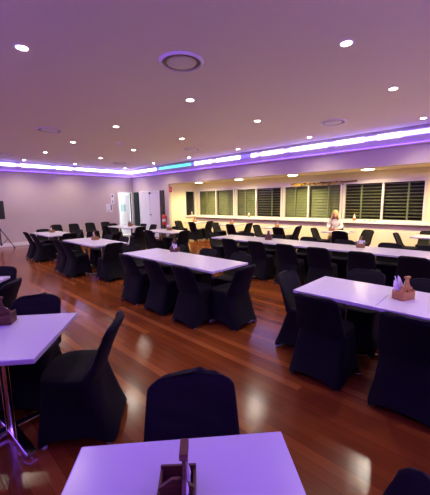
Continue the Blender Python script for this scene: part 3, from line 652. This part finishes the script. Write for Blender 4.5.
def head_mesh(bm):
    r = bmesh.ops.create_uvsphere(bm, u_segments=28, v_segments=20, radius=1)
    for v in r['verts']:
        x, y, z = v.co; w = .074*(1-.18*max(0, -z)**1.5); yy = y*.094; zz = z*.115
        if y < 0:
            yy -= .020*math.exp(-((x/.16)**2)-((z+.12)/.2)**2)                    # nose
            yy -= .006*math.exp(-((x/.35)**2)-((z+.62)/.16)**2)                    # chin
            for s in (-1, 1): yy += .008*math.exp(-(((x-s*.38)/.16)**2)-((z-.06)/.12)**2)   # eye sockets
        v.co = Vector((x*w, yy, zz))
    M_ = Matrix.Translation((0, -.045, 1.195)) @ Matrix.Rotation(math.radians(14), 4, 'X')
    bmesh.ops.transform(bm, matrix=M_, verts=r['verts'])
    for s in (-1, 1):
        e = bmesh.ops.create_uvsphere(bm, u_segments=10, v_segments=8, radius=.02); 
        for v in e['verts']: v.co = Vector((v.co.x*.4+s*.074, v.co.y*.8-.03, v.co.z*1.3+1.19))
    return M_
MH = head_mesh(body)
for s in (-1, 1):                                           # hands: palm, four fingers and a thumb
    w = Vector((s*.06, -.33 if s > 0 else -.35, .775 if s > 0 else .785))
    fv = [w, w+Vector((-s*.025, -.045, -.002))]; fe = [(0, 1)]; fr = [.024, .026]
    for k in range(4):
        L = (.065, .075, .07, .055)[k]; b0 = w+Vector((-s*.025+(k-1.5)*.017, -.06, .0)); n0 = len(fv)
        fv += [b0, b0+Vector((-s*.004, -L*.5, .004)), b0+Vector((-s*.012, -L*.85, -.012))]; fe += [(1, n0), (n0, n0+1), (n0+1, n0+2)]; fr += [.009, .0085, .0075]
    n0 = len(fv); b0 = w+Vector((-s*.045, -.02, .0)); fv += [b0, b0+Vector((-s*.02, -.03, .0))]; fe += [(0, n0), (n0, n0+1)]; fr += [.011, .009]
    hm = skin_mesh(fv, fe, fr, 1); tmp = bpy.data.meshes.new('h'); hm.to_mesh(tmp); hm.free(); body.from_mesh(tmp); bpy.data.meshes.remove(tmp)
bo = obj('body', body, M['skin'], person, True)
top_ = skin_mesh([V[i] for i in (0, 1, 2, 3, 6, 7, 8, 10, 11, 12)] + [(0, .01, 1.035)], [(0, 1), (1, 2), (2, 3), (3, 4), (4, 5), (5, 6), (3, 7), (7, 8), (8, 9), (3, 10)], [(.155, .125), (.13, .10), (.15, .115), (.138, .092), .075, .062, .046, .075, .062, .046, .066])
obj('blouse', top_, M['shirt'], person, True)
tr = skin_mesh([V[0], V[14], V[15], V[16], V[18], V[19], V[20]], [(0, 1), (1, 2), (2, 3), (0, 4), (4, 5), (5, 6)], [(.158, .128), .098, .075, .056, .098, .075, .056])
obj('trousers', tr, M['trous'], person, True)
for s in (-1, 1):
    bm = bmesh.new(); box(bm, s*.10-.042, s*.10+.042, -.56, -.33, 0, .085, .02); obj('shoe', bm, M['shoe'], person, True)
# hair: cap plus long locks to the shoulders
bm = bmesh.new(); r = bmesh.ops.create_uvsphere(bm, u_segments=28, v_segments=18, radius=1)
for v in r['verts']:
    x, y, z = v.co; v.co = Vector((x*.088, y*.106+.014, z*.126+.008))
dele = [v for v in bm.verts if v.co.y < -.045 and v.co.z < .075]
bmesh.ops.delete(bm, geom=dele, context='VERTS'); bmesh.ops.transform(bm, matrix=MH, verts=bm.verts)
for k in range(30):
    a = math.radians(-28+236*k/29)
    x, y = .086*math.cos(a), .10*math.sin(a)*.9-.02
    L = random.uniform(.20, .27); p0 = Vector((x*.9, y*.9, 1.27)); p1 = Vector((x*1.12, y+.005, 1.17)); p2 = Vector((x*1.28+random.uniform(-.01, .01), y*1.05-.01, 1.08)); p3 = Vector((x*1.25+random.uniform(-.02, .02), y*1.0-.02, 1.27-L))
    for a_, b_, ra, rb in ((p0, p1, .016, .019), (p1, p2, .019, .018), (p2, p3, .018, .006)): tube(bm, a_, b_, ra, rb, 8)
obj('hair', bm, M['hair'], person, True)
for s in (-1, 1):
    bm = bmesh.new(); e = bmesh.ops.create_uvsphere(bm, u_segments=10, v_segments=8, radius=.010)
    bmesh.ops.transform(bm, matrix=MH @ Matrix.Translation((s*.028, -.080, .008)), verts=e['verts']); obj('eye', bm, M['eye'], person, True)
bm = bmesh.new(); e = bmesh.ops.create_uvsphere(bm, u_segments=12, v_segments=8, radius=.01)
for v in e['verts']: v.co = Vector((v.co.x*2.2, v.co.y*.6, v.co.z*.6))
bmesh.ops.transform(bm, matrix=MH @ Matrix.Translation((0, -.090, -.052)), verts=e['verts']); obj('mouth', bm, M['lips'], person, True)
chair(PX+.02, PY+.03, 198, 'black covered chair under the person in the white top', GCA)

# ------------------------------------------------------------------ corridor daylight-white lamp, night world
l = bpy.data.lights.new('corridor_lamp', 'AREA'); l.energy = 100; l.color = (.82, 1, .97); l.shape = 'RECTANGLE'; l.size = .85; l.size_y = .55
o = bpy.data.objects.new('corridor_lamp', l); C.objects.link(o); o.location = (-14.9, 7.9, 2.56)
w = bpy.data.worlds.new('night'); bpy.context.scene.world = w; w.use_nodes = True
w.node_tree.nodes['Background'].inputs['Color'].default_value = (.004, .005, .010, 1); w.node_tree.nodes['Background'].inputs['Strength'].default_value = .3

# ------------------------------------------------------------------ camera
cam = bpy.data.cameras.new('camera'); co = bpy.data.objects.new('camera', cam); C.objects.link(co); bpy.context.scene.camera = co
cam.sensor_fit = 'HORIZONTAL'; cam.sensor_width = 36; cam.lens = 300.9/430*36; cam.clip_start = .02
p, ro, yaw = .150, -.013, -.807
Rv = Vector((-math.sin(yaw), math.cos(yaw), 0)); Fh = Vector((-math.cos(yaw), -math.sin(yaw), 0))
Fv = Fh*math.cos(p)+Vector((0, 0, -math.sin(p))); Uv = Fh*math.sin(p)+Vector((0, 0, math.cos(p)))
R2 = Rv*math.cos(ro)+Uv*math.sin(ro); U2 = -Rv*math.sin(ro)+Uv*math.cos(ro)
co.matrix_world = Matrix(((R2.x, U2.x, -Fv.x, 0), (R2.y, U2.y, -Fv.y, 0), (R2.z, U2.z, -Fv.z, 1.622), (0, 0, 0, 1)))
vs = bpy.context.scene.view_settings; vs.view_transform = 'Standard'; vs.look = 'None'; vs.exposure = .8; vs.gamma = 1; vs.use_curve_mapping = False
